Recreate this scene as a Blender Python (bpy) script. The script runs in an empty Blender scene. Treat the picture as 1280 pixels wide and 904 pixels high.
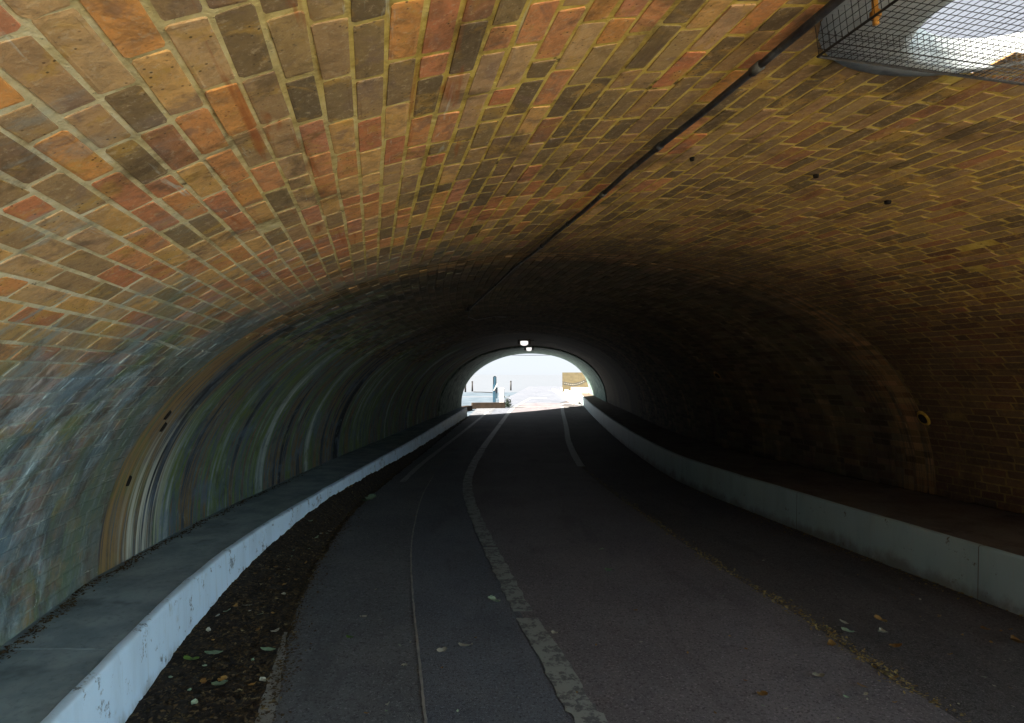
import bpy, bmesh, math, random
import numpy as np
from mathutils import Vector, noise as mnoise

random.seed(7); rng = np.random.default_rng(7)
sc = bpy.context.scene
COL = sc.collection

# ------------------------------------------------------------------ camera
cam_d = bpy.data.cameras.new('camera'); cam = bpy.data.objects.new('camera', cam_d); COL.objects.link(cam)
cam.location = (0, 0, 1.6); cam.rotation_euler = (math.radians(90), 0, 0)
cam_d.sensor_width = 36; cam_d.lens = 36*760/1280; cam_d.shift_y = 16/1280
cam_d.clip_start = 0.05; cam_d.clip_end = 3000
sc.camera = cam

# ------------------------------------------------------------------ world, sun, exposure
SUN_EL, SUN_AZ = math.radians(40), math.radians(-118)     # azimuth of the sun seen from the place, clockwise from +Y
w = bpy.data.worlds.new('World'); sc.world = w; w.use_nodes = True
wn, wl = w.node_tree.nodes, w.node_tree.links
bg = wn['Background']
sky = wn.new('ShaderNodeTexSky'); sky.sky_type = 'NISHITA'; sky.sun_disc = False
sky.sun_elevation = SUN_EL; sky.sun_rotation = SUN_AZ
sky.air_density = 0.4; sky.dust_density = 0.3; sky.ozone_density = 1.0
hs = wn.new('ShaderNodeHueSaturation'); hs.inputs['Saturation'].default_value = 0.5
hz = wn.new('ShaderNodeMix'); hz.data_type = 'RGBA'; hz.inputs[0].default_value = 0.85     # thin bright overcast evens the sky out
hz.inputs[7].default_value = (2.0, 2.1, 2.25, 1)
wl.new(sky.outputs[0], hs.inputs['Color']); wl.new(hs.outputs[0], hz.inputs[6]); wl.new(hz.outputs[2], bg.inputs['Color'])
bg.inputs['Strength'].default_value = 0.05
sd = bpy.data.lights.new('sun', 'SUN'); sun = bpy.data.objects.new('sun', sd); COL.objects.link(sun)
sd.energy = 5.0; sd.angle = math.radians(0.5); sd.color = (1.0, 0.93, 0.82)
sdir = Vector((math.sin(SUN_AZ)*math.cos(SUN_EL), math.cos(SUN_AZ)*math.cos(SUN_EL), math.sin(SUN_EL)))
sun.rotation_euler = sdir.to_track_quat('Z', 'Y').to_euler(); sun.location = sdir*60
sc.view_settings.view_transform = 'Standard'; sc.view_settings.look = 'None'
sc.view_settings.exposure = 2.85; sc.view_settings.gamma = 1.0; sc.view_settings.use_curve_mapping = False
sc.cycles.use_denoising = True; sc.cycles.max_bounces = 8; sc.cycles.diffuse_bounces = 7
sc.cycles.glossy_bounces = 2; sc.cycles.caustics_reflective = False; sc.cycles.sample_clamp_indirect = 6

# ------------------------------------------------------------------ helpers
def tag(o, label=None, cat=None, group=None, kind=None):
    if label: o['label'] = label
    if cat: o['category'] = cat
    if group: o['group'] = group
    if kind: o['kind'] = kind
    return o
def empty(name, loc=(0, 0, 0)):
    o = bpy.data.objects.new(name, None); o.location = loc; o.empty_display_size = .2; COL.objects.link(o); return o
def link(name, me, mat=None, parent=None, loc=None):
    o = bpy.data.objects.new(name, me); COL.objects.link(o)
    if mat is not None and not me.materials: me.materials.append(mat)
    if loc is not None: o.location = loc
    if parent is not None: o.parent = parent
    return o
def mesh(name, verts, faces, smooth=False):
    me = bpy.data.meshes.new(name); me.from_pydata([tuple(map(float, v)) for v in verts], [], [tuple(map(int, f)) for f in faces]); me.update()
    if smooth: me.polygons.foreach_set('use_smooth', [True]*len(me.polygons))
    return me
def vattr(me, name, arr):
    arr = np.asarray(arr, dtype=np.float32)
    if arr.shape[1] == 4: at = me.attributes.new(name, 'FLOAT_COLOR', 'POINT'); at.data.foreach_set('color', arr.ravel())
    else: at = me.attributes.new(name, 'FLOAT_VECTOR', 'POINT'); at.data.foreach_set('vector', arr.ravel())
def box(cx, cy, cz, sx, sy, sz, rz=0, bev=0.0):
    bm = bmesh.new(); bmesh.ops.create_cube(bm, size=1)
    bmesh.ops.scale(bm, vec=(sx, sy, sz), verts=bm.verts)
    if bev: bmesh.ops.bevel(bm, geom=bm.edges[:], offset=bev, segments=2, affect='EDGES')
    c, s = math.cos(rz), math.sin(rz)
    for v in bm.verts: x, y = v.co.x, v.co.y; v.co = (cx+x*c-y*s, cy+x*s+y*c, cz+v.co.z)
    me = bpy.data.meshes.new('box'); bm.to_mesh(me); bm.free(); return me
def tube_geo(pts, r, n=8, radii=None):
    pts = [Vector(p) for p in pts]; V, F = [], []
    for i, p in enumerate(pts):
        t = (pts[min(i+1, len(pts)-1)]-pts[max(i-1, 0)]).normalized()
        up = Vector((0, 0, 1)) if abs(t.z) < .9 else Vector((1, 0, 0))
        x = t.cross(up).normalized(); y = x.cross(t)
        rr = radii[i] if radii else r
        for k in range(n):
            a = 2*math.pi*k/n; V.append(p+(x*math.cos(a)+y*math.sin(a))*rr)
    for i in range(len(pts)-1):
        for k in range(n):
            k2 = (k+1) % n; F.append((i*n+k, i*n+k2, (i+1)*n+k2, (i+1)*n+k))
    F.append(tuple(range(n))[::-1]); F.append(tuple(range((len(pts)-1)*n, len(pts)*n)))
    return V, F
def tube(name, pts, r, mat, parent=None, n=8, radii=None, smooth=True):
    V, F = tube_geo(pts, r, n, radii); return link(name, mesh(name, V, F, smooth), mat, parent)
def catmull(P, n):
    P = np.asarray(P, float); m = len(P); out = []
    for t in np.linspace(0, m-1, n):
        i = min(int(t), m-2); f = t-i
        p0 = P[i-1] if i > 0 else 2*P[0]-P[1]; p1, p2 = P[i], P[i+1]; p3 = P[i+2] if i+2 < m else 2*P[-1]-P[-2]
        out.append(.5*((2*p1)+(-p0+p2)*f+(2*p0-5*p1+4*p2-p3)*f*f+(-p0+3*p1-3*p2+p3)*f**3))
    return np.array(out)
def at_y(poly, ys):                                      # x of a plan polyline (x, y) at given y
    c = catmull(poly, 40*len(poly)); o = np.argsort(c[:, 1]); return np.interp(ys, c[o, 1], c[o, 0])
def g(y): return np.clip((np.asarray(y, float)-12)*.01, 0, .25)     # the ground climbs gently to the far end

# ------------------------------------------------------------------ materials
class NT:
    def __init__(s, name, rough=.9, spec=.25):
        s.m = bpy.data.materials.new(name); s.m.use_nodes = True; s.t = s.m.node_tree; s.n = s.t.nodes; s.l = s.t.links
        s.b = s.n['Principled BSDF']; s.b.inputs['Roughness'].default_value = rough; s.b.inputs['Specular IOR Level'].default_value = spec
    def new(s, k, **kw):
        nd = s.n.new(k)
        for a, v in kw.items(): setattr(nd, a, v)
        return nd
    def plug(s, sock, v):
        if hasattr(v, 'is_output') or hasattr(v, 'links'): s.l.new(v, sock)
        else: sock.default_value = v
    def pos(s): return s.new('ShaderNodeNewGeometry').outputs['Position']
    def attr(s, name, out='Vector'): return s.new('ShaderNodeAttribute', attribute_name=name).outputs[out]
    def noise(s, vec, scale, detail=4, rough=.55, dist=0.0):
        nd = s.new('ShaderNodeTexNoise'); s.l.new(vec, nd.inputs['Vector'])
        nd.inputs['Scale'].default_value = scale; nd.inputs['Detail'].default_value = detail
        nd.inputs['Roughness'].default_value = rough; nd.inputs['Distortion'].default_value = dist; return nd.outputs['Fac']
    def vor(s, vec, scale, feature='F1', out='Distance'):
        nd = s.new('ShaderNodeTexVoronoi', feature=feature); s.l.new(vec, nd.inputs['Vector']); nd.inputs['Scale'].default_value = scale; return nd.outputs[out]
    def vmul(s, vec, xyz):
        nd = s.new('ShaderNodeVectorMath', operation='MULTIPLY'); s.l.new(vec, nd.inputs[0]); nd.inputs[1].default_value = xyz; return nd.outputs[0]
    def vadd(s, vec, v2):
        nd = s.new('ShaderNodeVectorMath', operation='ADD'); s.l.new(vec, nd.inputs[0]); s.plug(nd.inputs[1], v2); return nd.outputs[0]
    def math(s, op, a, b=0.0, c=0.0, clamp=False):
        nd = s.new('ShaderNodeMath', operation=op, use_clamp=clamp); s.plug(nd.inputs[0], a); s.plug(nd.inputs[1], b); s.plug(nd.inputs[2], c); return nd.outputs[0]
    def step(s, v, lo, hi, a=0.0, b=1.0):                # smooth map range
        nd = s.new('ShaderNodeMapRange', interpolation_type='SMOOTHSTEP'); s.plug(nd.inputs['Value'], v)
        for k, x in (('From Min', lo), ('From Max', hi), ('To Min', a), ('To Max', b)): nd.inputs[k].default_value = x
        return nd.outputs[0]
    def ramp(s, v, stops, interp='LINEAR'):
        nd = s.new('ShaderNodeValToRGB'); s.l.new(v, nd.inputs[0]); e = nd.color_ramp.elements; nd.color_ramp.interpolation = interp
        while len(e) < len(stops): e.new(.5)
        for k, (p, c) in zip(e, stops): k.position = p; k.color = (*c, 1)
        return nd.outputs['Color']
    def mix(s, f, a, b, blend='MIX'):
        nd = s.new('ShaderNodeMix', data_type='RGBA', blend_type=blend); s.plug(nd.inputs[0], f)
        for k, v in ((6, a), (7, b)):
            if isinstance(v, tuple): nd.inputs[k].default_value = (*v, 1)
            else: s.l.new(v, nd.inputs[k])
        return nd.outputs[2]
    def sep(s, v):
        nd = s.new('ShaderNodeSeparateXYZ'); s.l.new(v, nd.inputs[0]); return nd.outputs
    def bump(s, h, strength=.4, dist=.01):
        nd = s.new('ShaderNodeBump'); nd.inputs['Strength'].default_value = strength; nd.inputs['Distance'].default_value = dist
        s.l.new(h, nd.inputs['Height']); s.l.new(nd.outputs[0], s.b.inputs['Normal'])
    def col(s, c):
        if isinstance(c, tuple): s.b.inputs['Base Color'].default_value = (*c, 1)
        else: s.l.new(c, s.b.inputs['Base Color'])
        return s.m

C_TOTAL = 9.0   # refined below: arc length of the vault

def vault_stain(t, base, strength_attr=True):
    """growths, salts and painted light falloff on the vault; 'ac' holds (metres along, metres round from the left foot, far flag)"""
    ac = t.attr('ac'); a, c, fl = t.sep(ac)[0], t.sep(ac)[1], t.sep(ac)[2]
    p = t.pos()
    wob = t.noise(p, 1.3, 5, .6)
    # lime and algae crust on the lower left wall
    lim = t.math('ADD', t.math('MULTIPLY', t.math('SUBTRACT', a, 1.2), -.27), c)
    lim = t.math('ADD', lim, t.math('MULTIPLY', t.math('SUBTRACT', wob, .5), 1.5))
    crust = t.step(lim, .95, 1.75, 1, 0)
    streak = t.noise(t.vmul(ac, (6.0, 3.4, 0)), 1.0, 7, .72, .6)
    st2 = t.noise(t.vmul(t.vadd(ac, (31, 7, 0)), (2.2, 1.4, 0)), 1.0, 6, .65, .4)
    fine = t.noise(t.vmul(ac, (26, 18, 0)), 1.0, 6, .76, .3)
    cc = t.ramp(streak, [(.30, (.025, .036, .042)), (.43, (.07, .105, .12)), (.53, (.15, .215, .25)), (.62, (.32, .42, .46)), (.72, (.56, .66, .70))])
    cc = t.mix(t.step(st2, .46, .60, 0, .8), cc, (.105, .165, .06))
    cc = t.mix(t.step(st2, .44, .34, 0, .7), cc, (.13, .21, .27))
    cc = t.mix(t.step(t.noise(t.vadd(p, (6, 2, 2)), 3.2, 5, .7), .58, .68, 0, .75), cc, (.24, .20, .08))
    cc = t.mix(t.step(fine, .58, .72), cc, (.42, .48, .46))
    cc = t.mix(t.step(fine, .40, .28), cc, (.03, .04, .04))
    grain = t.step(t.noise(p, 5.5, 4, .6), .32, .60, .62, .95)
    out = t.mix(t.math('MULTIPLY', crust, grain), base, cc)
    # thin salts bleeding over bricks higher up
    thin = t.math('MULTIPLY', t.step(lim, 1.5, 2.4, 1, 0), t.step(t.noise(t.vmul(ac, (9, 3, 0)), 1.0, 5, .7), .52, .66, 0, .8))
    out = t.mix(thin, out, (.24, .30, .29))
    sm = t.math('SUBTRACT', t.math('ADD', t.math('MULTIPLY', c, .0975), 4.14), a)       # metres before the joint
    smk = t.math('MULTIPLY', t.math('MULTIPLY', t.step(t.math('ADD', sm, t.math('MULTIPLY', t.noise(t.vmul(ac, (4, 2, 0)), 1, 5, .7), .5)), .52, .18), t.step(sm, -.05, 0.0)), t.step(c, 7.5, 4.5, .25, .6))
    out = t.mix(smk, out, t.mix(t.step(c, 1.5, 3.0), (.16, .115, .05), (.15, .085, .03)))
    joint_shade = t.math('MULTIPLY', t.step(t.math('ADD', sm, t.math('MULTIPLY', t.noise(t.vadd(p, (9, 0, 0)), 2.4, 6, .7), 2.2)), 2.4, 1.2, 0, .75), t.step(fine, .3, .6, .5, 1))  # darker towards the joint: soot, plus light falloff put into the colour
    out = t.mix(joint_shade, out, t.mix(t.step(c, 2.5, 4.0), (.11, .135, .13), (.045, .04, .034)))
    gm = t.noise(t.vadd(p, (2, 6, 3)), 3.4, 6, .72, .5)
    out = t.mix(t.step(gm, .51, .66, 0, .6), out, (.075, .05, .028))
    lw = t.noise(t.vmul(t.vadd(ac, (3, 5, 0)), (1.6, 16, 0)), 1.0, 5, .7, .5)
    out = t.mix(t.math('MULTIPLY', t.step(lw, .63, .70, 0, .6), t.step(c, 3.6, 2.6)), out, (.52, .53, .44))
    # rust weeping along the crown of the left haunch
    rz = t.math('MULTIPLY', t.step(c, 1.9, 2.3), t.step(c, 3.3, 2.8))
    rust = t.math('MULTIPLY', rz, t.step(t.noise(t.vmul(ac, (1.6, 11, 0)), 1.0, 4, .6, .4), .60, .70, 0, .75))
    out = t.mix(rust, out, (.33, .095, .025))
    return out, p, ac, crust, wob

def brick_mat(name, far=False):
    t = NT(name, .93, .18)
    tint = t.attr('tint', 'Color'); p = t.pos(); ac0 = t.attr('ac'); c = t.sep(ac0)[1]; edge = t.sep(ac0)[2]
    m1 = t.noise(p, 20, 6, .7, .5); m2 = t.noise(p, 95, 4, .7); m3 = t.noise(t.vadd(p, (3, 9, 1)), 8, 4, .65, .6); m4 = t.noise(t.vadd(p, (7, 1, 5)), 42, 5, .75, .3)
    base = t.mix(t.step(m1, .40, .62, 0, .65), tint, t.mix(.55, tint, (.15, .095, .05)))
    base = t.mix(t.step(m3, .53, .66, 0, .6), base, (.52, .30, .065))
    base = t.mix(t.step(m3, .46, .33, 0, .6), base, (.22, .14, .10))
    base = t.mix(t.step(m4, .54, .68, 0, .5), base, (.58, .42, .24))
    base = t.mix(t.step(m4, .44, .30, 0, .5), base, t.mix(.6, tint, (.08, .05, .03)))
    base = t.mix(t.step(m2, .58, .78, 0, .5), base, (.07, .05, .035))
    base = t.mix(t.step(m2, .44, .28, 0, .35), base, (.55, .45, .31))
    pits = t.step(t.vor(p, 60), .10, .22, 1, 0)
    base = t.mix(t.math('MULTIPLY', pits, t.step(m3, .44, .6, 0, .8)), base, (.035, .026, .02))
    mc, *_ = mortar_col(t, p, c)
    smear = t.step(t.math('ADD', t.math('MULTIPLY', edge, .30), t.math('MULTIPLY', t.noise(t.vadd(p, (2, 8, 4)), 34, 6, .75), .9)), .82, .98, 0, .85)
    base = t.mix(smear, base, mc)
    wash = t.step(t.noise(t.vadd(p, (1, 3, 8)), 9.0, 6, .75), .60, .74, 0, .4)
    base = t.mix(wash, base, t.mix(.5, tint, mc))
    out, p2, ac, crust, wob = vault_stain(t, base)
    out = darken_right(t, out, c, wob, (.04, .024, .017))
    t.bump(t.math('ADD', t.math('MULTIPLY', m1, .9), t.math('ADD', t.math('MULTIPLY', m2, .5), t.math('MULTIPLY', m4, .6))), .5, .006)
    return t.col(out)

def mortar_col(t, p, c):
    m1 = t.noise(p, 14, 5, .65); m2 = t.noise(p, 80, 3, .7)
    cream = t.ramp(m1, [(.25, (.36, .28, .14)), (.5, (.64, .55, .35)), (.75, (.76, .71, .56))])
    ochre = t.ramp(m1, [(.25, (.30, .19, .03)), (.5, (.58, .41, .09)), (.75, (.72, .55, .18))])
    side = t.step(t.math('ADD', c, t.math('MULTIPLY', t.noise(p, 2.5, 3), 1.2)), 2.2, 3.7)
    base = t.mix(side, cream, ochre)
    return t.mix(t.step(m2, .6, .75, 0, .6), base, (.06, .05, .025)), m1, m2
def darken_right(t, out, c, wob, colr, k=.72):  # blends to a darker tone towards the right foot of the vault
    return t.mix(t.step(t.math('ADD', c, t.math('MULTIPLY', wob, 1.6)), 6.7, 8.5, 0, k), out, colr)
def mortar_mat():
    t = NT('mortar', .95, .1); p = t.pos(); ac = t.attr('ac'); c = t.sep(ac)[1]
    base, m1, m2 = mortar_col(t, p, c)
    lost = t.step(t.noise(t.vadd(p, (5, 5, 5)), 5.0, 5, .75), .62, .68, 0, .85)
    base = t.mix(lost, base, (.05, .038, .022))
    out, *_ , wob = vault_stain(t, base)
    out = darken_right(t, out, c, wob, (.05, .035, .025))
    t.bump(t.math('ADD', m1, t.math('MULTIPLY', m2, .6)), .6, .008)
    return t.col(out)

def lining_mat(tinted=False):
    t = NT('stained_brick' if tinted else 'stained_lining', .9, .2); ac = t.attr('ac'); a, c = t.sep(ac)[0], t.sep(ac)[1]; p = t.pos()
    band = t.noise(t.vmul(ac, (1.7, .20, 0)), 1.0, 5, .6, .6)
    band2 = t.noise(t.vmul(t.vadd(ac, (17, 3, 0)), (5.5, .38, 0)), 1.0, 6, .7, .5)
    bands = t.math('ADD', t.math('MULTIPLY', band, .55), t.math('MULTIPLY', band2, .45))
    fine = t.noise(t.vmul(ac, (26, 5, 0)), 1.0, 6, .74, .4)
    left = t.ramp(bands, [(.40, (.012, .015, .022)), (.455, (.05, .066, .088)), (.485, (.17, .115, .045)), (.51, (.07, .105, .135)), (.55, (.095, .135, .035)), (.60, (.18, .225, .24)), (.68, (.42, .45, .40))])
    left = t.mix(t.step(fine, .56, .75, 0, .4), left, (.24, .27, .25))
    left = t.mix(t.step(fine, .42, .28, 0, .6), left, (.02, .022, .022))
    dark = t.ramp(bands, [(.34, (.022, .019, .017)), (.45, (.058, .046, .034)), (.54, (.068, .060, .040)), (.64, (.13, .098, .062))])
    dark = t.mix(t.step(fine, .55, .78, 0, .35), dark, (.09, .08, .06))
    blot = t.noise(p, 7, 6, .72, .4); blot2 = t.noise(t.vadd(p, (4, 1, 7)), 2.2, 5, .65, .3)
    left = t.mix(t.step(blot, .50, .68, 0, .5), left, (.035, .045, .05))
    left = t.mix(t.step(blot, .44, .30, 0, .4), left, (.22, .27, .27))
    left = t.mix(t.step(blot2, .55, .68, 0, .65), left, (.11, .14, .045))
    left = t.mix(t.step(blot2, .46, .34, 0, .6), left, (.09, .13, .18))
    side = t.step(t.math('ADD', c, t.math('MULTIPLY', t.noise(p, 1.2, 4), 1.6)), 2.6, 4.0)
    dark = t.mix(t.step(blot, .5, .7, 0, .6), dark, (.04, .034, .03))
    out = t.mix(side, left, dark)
    oc = t.math('MULTIPLY', t.noise(t.vmul(ac, (3, 1.3, 0)), 1, 5, .7), .9)
    och = t.math('MULTIPLY', t.step(t.math('ADD', a, oc), 1.05, .55), t.step(t.noise(t.vmul(ac, (20, .55, 0)), 1, 5, .7), .42, .55, .12, .9))
    out = t.mix(och, out, t.mix(t.step(c, 3.2, 5.0), (.27, .17, .07), (.17, .105, .05)))
    pale = t.math('MULTIPLY', t.math('MULTIPLY', t.step(a, .15, .45), t.step(a, 1.0, .6)), t.step(c, 1.3, .3))
    out = t.mix(t.math('MULTIPLY', pale, t.step(t.noise(t.vmul(ac, (22, .7, 0)), 1, 4), .42, .6)), out, (.5, .5, .42))
    if tinted: out = t.mix(1.0, out, t.attr('tint', 'Color'), 'MULTIPLY')
    t.bump(t.math('ADD', fine, t.math('MULTIPLY', t.noise(p, 18, 4), .8)), .5, .012)
    return t.col(out)

def simple(name, c1, c2, scale=6, rough=.85, spots=None, bump=.3, spec=.25, detail=5):
    t = NT(name, rough, spec); p = t.pos(); n1 = t.noise(p, scale, detail, .62); n2 = t.noise(p, scale*9, 3, .7)
    c = t.mix(t.step(n1, .32, .68), c1, c2)
    c = t.mix(t.step(n2, .5, .8, 0, .5), c, tuple(x*.45 for x in c1))
    if spots: c = t.mix(t.step(t.noise(t.vadd(p, (4, 4, 4)), scale*.5, 4, .7), .56, .68, 0, .8), c, spots)
    if bump: t.bump(t.math('ADD', n1, n2), bump, .008)
    return t.col(c)

def tarmac(name, c1, c2, wet=.82):
    t = NT(name, wet, .3); p = t.pos()
    n1 = t.noise(p, 1.1, 5, .6); n2 = t.noise(p, 160, 2, .6); n3 = t.noise(p, 13, 4, .65); v = t.vor(p, 210)
    c = t.mix(t.step(n1, .35, .65), c1, c2)
    c = t.mix(t.step(n3, .50, .74, 0, .45), c, tuple(x*.5 for x in c1))
    c = t.mix(t.step(n2, .54, .72, 0, .65), c, (.21, .21, .21))
    c = t.mix(t.step(t.noise(p, 60, 3, .7), .52, .66, 0, .75), c, tuple(x*.3 for x in c1))
    c = t.mix(t.step(t.noise(t.vadd(p, (1, 7, 0)), 70, 3, .7), .56, .68, 0, .7), c, tuple(min(1, x*2.0) for x in c2))
    c = t.mix(t.step(t.noise(t.vmul(p, (2.2, .5, 1)), 1, 5, .7, .4), .54, .66, 0, .4), c, tuple(x*.55 for x in c1))
    c = t.mix(t.step(t.noise(t.vadd(p, (8, 2, 0)), 46, 2, .5), .72, .78, 0, .8), c, (.25, .24, .2))
    t.bump(t.math('ADD', t.math('MULTIPLY', v, 1.0), t.math('MULTIPLY', n2, .7)), .65, .006)
    return t.col(c)

def paint_mat(name, paint, under, keep, streaks=True):
    t = NT(name, .6, .35); p = t.pos(); z = t.sep(p)[2]
    ch = t.noise(p, 9, 6, .72); gr = t.noise(t.vmul(p, (5, 5, 1.2)), 1.0, 5, .6); sp = t.noise(p, 42, 4, .7)
    c = t.mix(t.step(gr, .42, .72, 0, .5), paint, tuple(x*.72 for x in paint))
    if streaks: c = t.mix(t.step(t.noise(t.vmul(p, (26, 26, 1.5)), 1, 4, .6), .56, .72, 0, .3), c, (.35, .36, .33))
    c = t.mix(t.math('MULTIPLY', t.step(ch, keep, keep+.06), t.step(sp, .38, .52)), c, under)
    c = t.mix(t.step(sp, .68, .76, 0, .8), c, (.10, .09, .09))
    if streaks:
        gz_ = t.math('ADD', z, t.math('MULTIPLY', t.math('SUBTRACT', t.noise(t.vmul(p, (4, 4, 2)), 1, 5, .7), .5), .35))
        c = t.mix(t.step(gz_, .12, .0, 0, .7), c, (.13, .115, .09))
        c = t.mix(t.step(t.noise(t.vadd(p, (3, 3, 3)), 3.1, 6, .75), .57, .70, 0, .5), c, (.36, .40, .40))
    t.bump(t.math('ADD', t.math('MULTIPLY', ch, .5), sp), .35, .004)
    return t.col(c)

def leaf_mat(name, c1, c2):
    t = NT(name, .7, .3); oi = t.new('ShaderNodeObjectInfo').outputs['Random']; p = t.pos()
    c = t.mix(oi, c1, c2); c = t.mix(t.step(t.noise(p, 60, 3), .5, .7, 0, .6), c, tuple(x*.5 for x in c1))
    return t.col(c)

M = {}
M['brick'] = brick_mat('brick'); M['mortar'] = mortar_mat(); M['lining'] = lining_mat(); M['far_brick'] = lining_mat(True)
M['concrete'] = simple('ledge_concrete', (.19, .25, .29), (.31, .38, .42), 3.5, .88, (.12, .15, .17), .35)
M['dim_concrete'] = simple('ledge_concrete_brown', (.10, .075, .055), (.15, .12, .09), 3.5, .9, (.05, .04, .03), .35)
M['white_paint'] = paint_mat('kerb_white_paint', (.62, .79, .97), (.20, .25, .31), .57)
M['grey_paint'] = paint_mat('kerb_grey_paint', (.32, .42, .42), (.12, .10, .07), .62)
M['tar_left'] = tarmac('tarmac_blue_grey', (.098, .104, .118), (.135, .138, .148))
M['tar_mid'] = tarmac('tarmac_grey', (.086, .096, .120), (.118, .128, .152))
M['tar_red'] = tarmac('tarmac_red_grey', (.122, .108, .118), (.158, .14, .15))
M['tar_old'] = tarmac('tarmac_old', (.062, .056, .058), (.088, .078, .078))
M['line'] = paint_mat('road_line_paint', (.25, .275, .26), (.10, .10, .11), .475, False)
M['line_far'] = paint_mat('road_line_paint_clean', (.27, .28, .28), (.10, .10, .10), .56, False)
M['soil'] = simple('black_soil', (.012, .010, .009), (.034, .026, .020), 22, .95, (.05, .035, .02), .8)
M['edging'] = simple('pale_edging', (.19, .19, .18), (.28, .275, .26), 12, .85)
M['conduit'] = simple('black_conduit', (.022, .022, .026), (.05, .05, .055), 18, .55, (.10, .11, .12), .2, .4)
M['clip'] = simple('conduit_clip', (.07, .075, .075), (.13, .135, .13), 30, .5)
_t = NT('lamp_glow', .4); _t.b.inputs['Emission Color'].default_value = (1, .97, .93, 1); _t.b.inputs['Emission Strength'].default_value = .16; M['lamp'] = _t.col((.7, .7, .68))
M['wire'] = simple('dark_wire', (.012, .011, .011), (.03, .026, .022), 60, .6)
M['rust'] = simple('rusty_bar', (.30, .125, .02), (.42, .20, .04), 40, .85)
M['collar'] = simple('cement_collar', (.30, .33, .34), (.42, .45, .46), 7, .85, (.18, .19, .19))
M['hole'] = simple('hole_dark', (.008, .007, .006), (.015, .012, .010), 20, .95)
M['hole_rim'] = simple('hole_rim_ochre', (.20, .13, .02), (.30, .19, .03), 25, .9)
M['ring_edge'] = simple('ring_edge', (.12, .07, .03), (.26, .14, .045), 9, .9, (.04, .03, .025))
M['moss'] = simple('algae_ring', (.07, .12, .10), (.20, .28, .24), 5, .9, (.03, .04, .03), .5)
M['white_stone'] = simple('white_kerbstone', (.50, .48, .45), (.62, .60, .57), 4, .8)
M['brown_brick'] = simple('brown_wall', (.022, .015, .009), (.038, .025, .015), 8, .9, (.015, .01, .008))
M['yellow_wall'] = simple('yellow_brown_wall', (.052, .042, .022), (.07, .057, .030), 5, .9)
M['ink'] = simple('dark_scrawl', (.012, .014, .018), (.02, .02, .02), 5, .8, None, 0)
M['ink_pale'] = simple('pale_scrawl', (.12, .125, .11), (.15, .15, .14), 5, .8, None, 0)
M['blue_post'] = simple('blue_post', (.015, .045, .075), (.02, .06, .09), 8, .6)
M['far_ground'] = simple('far_gravel', (.045, .065, .085), (.085, .11, .135), 1.6, .95, (.02, .03, .04))
M['pale_ground'] = simple('far_pale_ground', (.092, .104, .122), (.100, .112, .131), .6, .95)
M['near_ground'] = simple('warm_bounce_paving', (.60, .49, .32), (.70, .58, .40), 1.5, .9)  # sandy tone chosen so the unseen paving bounces warm light onto the vault
M['blue_bounce_render'] = simple('blue_bounce_render', (.46, .68, .90), (.52, .73, .93), 2, .9, None, .1)
M['shrub'] = simple('shrub_leaf', (.012, .02, .014), (.03, .045, .03), 20, .8, None, 0)
M['leaf_green'] = leaf_mat('leaf_pale_green', (.16, .24, .15), (.30, .38, .27))
M['leaf_fresh'] = leaf_mat('leaf_fresh_green', (.05, .11, .02), (.12, .20, .04))
M['leaf_brown'] = leaf_mat('leaf_brown', (.15, .075, .02), (.30, .18, .05))
M['leaf_cream'] = leaf_mat('leaf_cream', (.26, .25, .19), (.40, .40, .33))
M['litter'] = simple('leaf_litter', (.16, .10, .03), (.30, .24, .10), 30, .9, (.10, .14, .06), 0)
M['soil_litter'] = simple('soil_crumbs', (.032, .023, .015), (.11, .075, .035), 30, .95, (.26, .21, .11), 0)

# ------------------------------------------------------------------ near vault geometry
TH = math.atan(174/760); A = np.array([-math.sin(TH), math.cos(TH)]); N = np.array([math.cos(TH), math.sin(TH)])
S0, S1 = -1.638, 5.556; SC, SH = (S0+S1)/2, (S1-S0)/2; Z0, RISE, EXP = .37, 2.2, 2.15
def prof(x):                                           # height ratio of the arch at lateral ratio x in -1..1
    return np.power(np.clip(1-np.abs(x)**EXP, 0, 1), 1/EXP)
phi = np.linspace(0, math.pi, 4001); px_ = -np.cos(phi); pz_ = prof(px_)
ps = SC+SH*px_; pz = Z0+RISE*pz_
cl = np.concatenate([[0], np.cumsum(np.hypot(np.diff(ps), np.diff(pz)))]); C_TOTAL = cl[-1]
def seam_a(s): return 4.18+.86*(s-S0)/(S1-S0)
def portal_a(s): return -1.3+1.5*(s-S0)/(S1-S0)
def near_sz(c):
    c = np.clip(c, 0, C_TOTAL); s = np.interp(c, cl, ps); z = np.interp(c, cl, pz)
    e = .01; s2 = np.interp(np.clip(c+e, 0, C_TOTAL), cl, ps); s1 = np.interp(np.clip(c-e, 0, C_TOTAL), cl, ps)
    z2 = np.interp(np.clip(c+e, 0, C_TOTAL), cl, pz); z1 = np.interp(np.clip(c-e, 0, C_TOTAL), cl, pz)
    L = np.hypot(s2-s1, z2-z1); return s, z, (z2-z1)/L, -(s2-s1)/L      # inward normal in (s, z)
def near_pt(a, c, out=0.0):
    a, c = np.asarray(a, float), np.asarray(c, float); s, z, ns, nz = near_sz(c); s = s+ns*out; z = z+nz*out
    return np.stack([s*N[0]+a*A[0], s*N[1]+a*A[1], z+0*a], -1)

tunnel = empty('brick_tunnel', (0, 0, 0))
tag(tunnel, 'long low arched tunnel of brown and orange brick over the whole path', 'tunnel')
HOLE = np.array([1.43, 1.60]); HR = .315
FAR_HOLES = []

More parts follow.
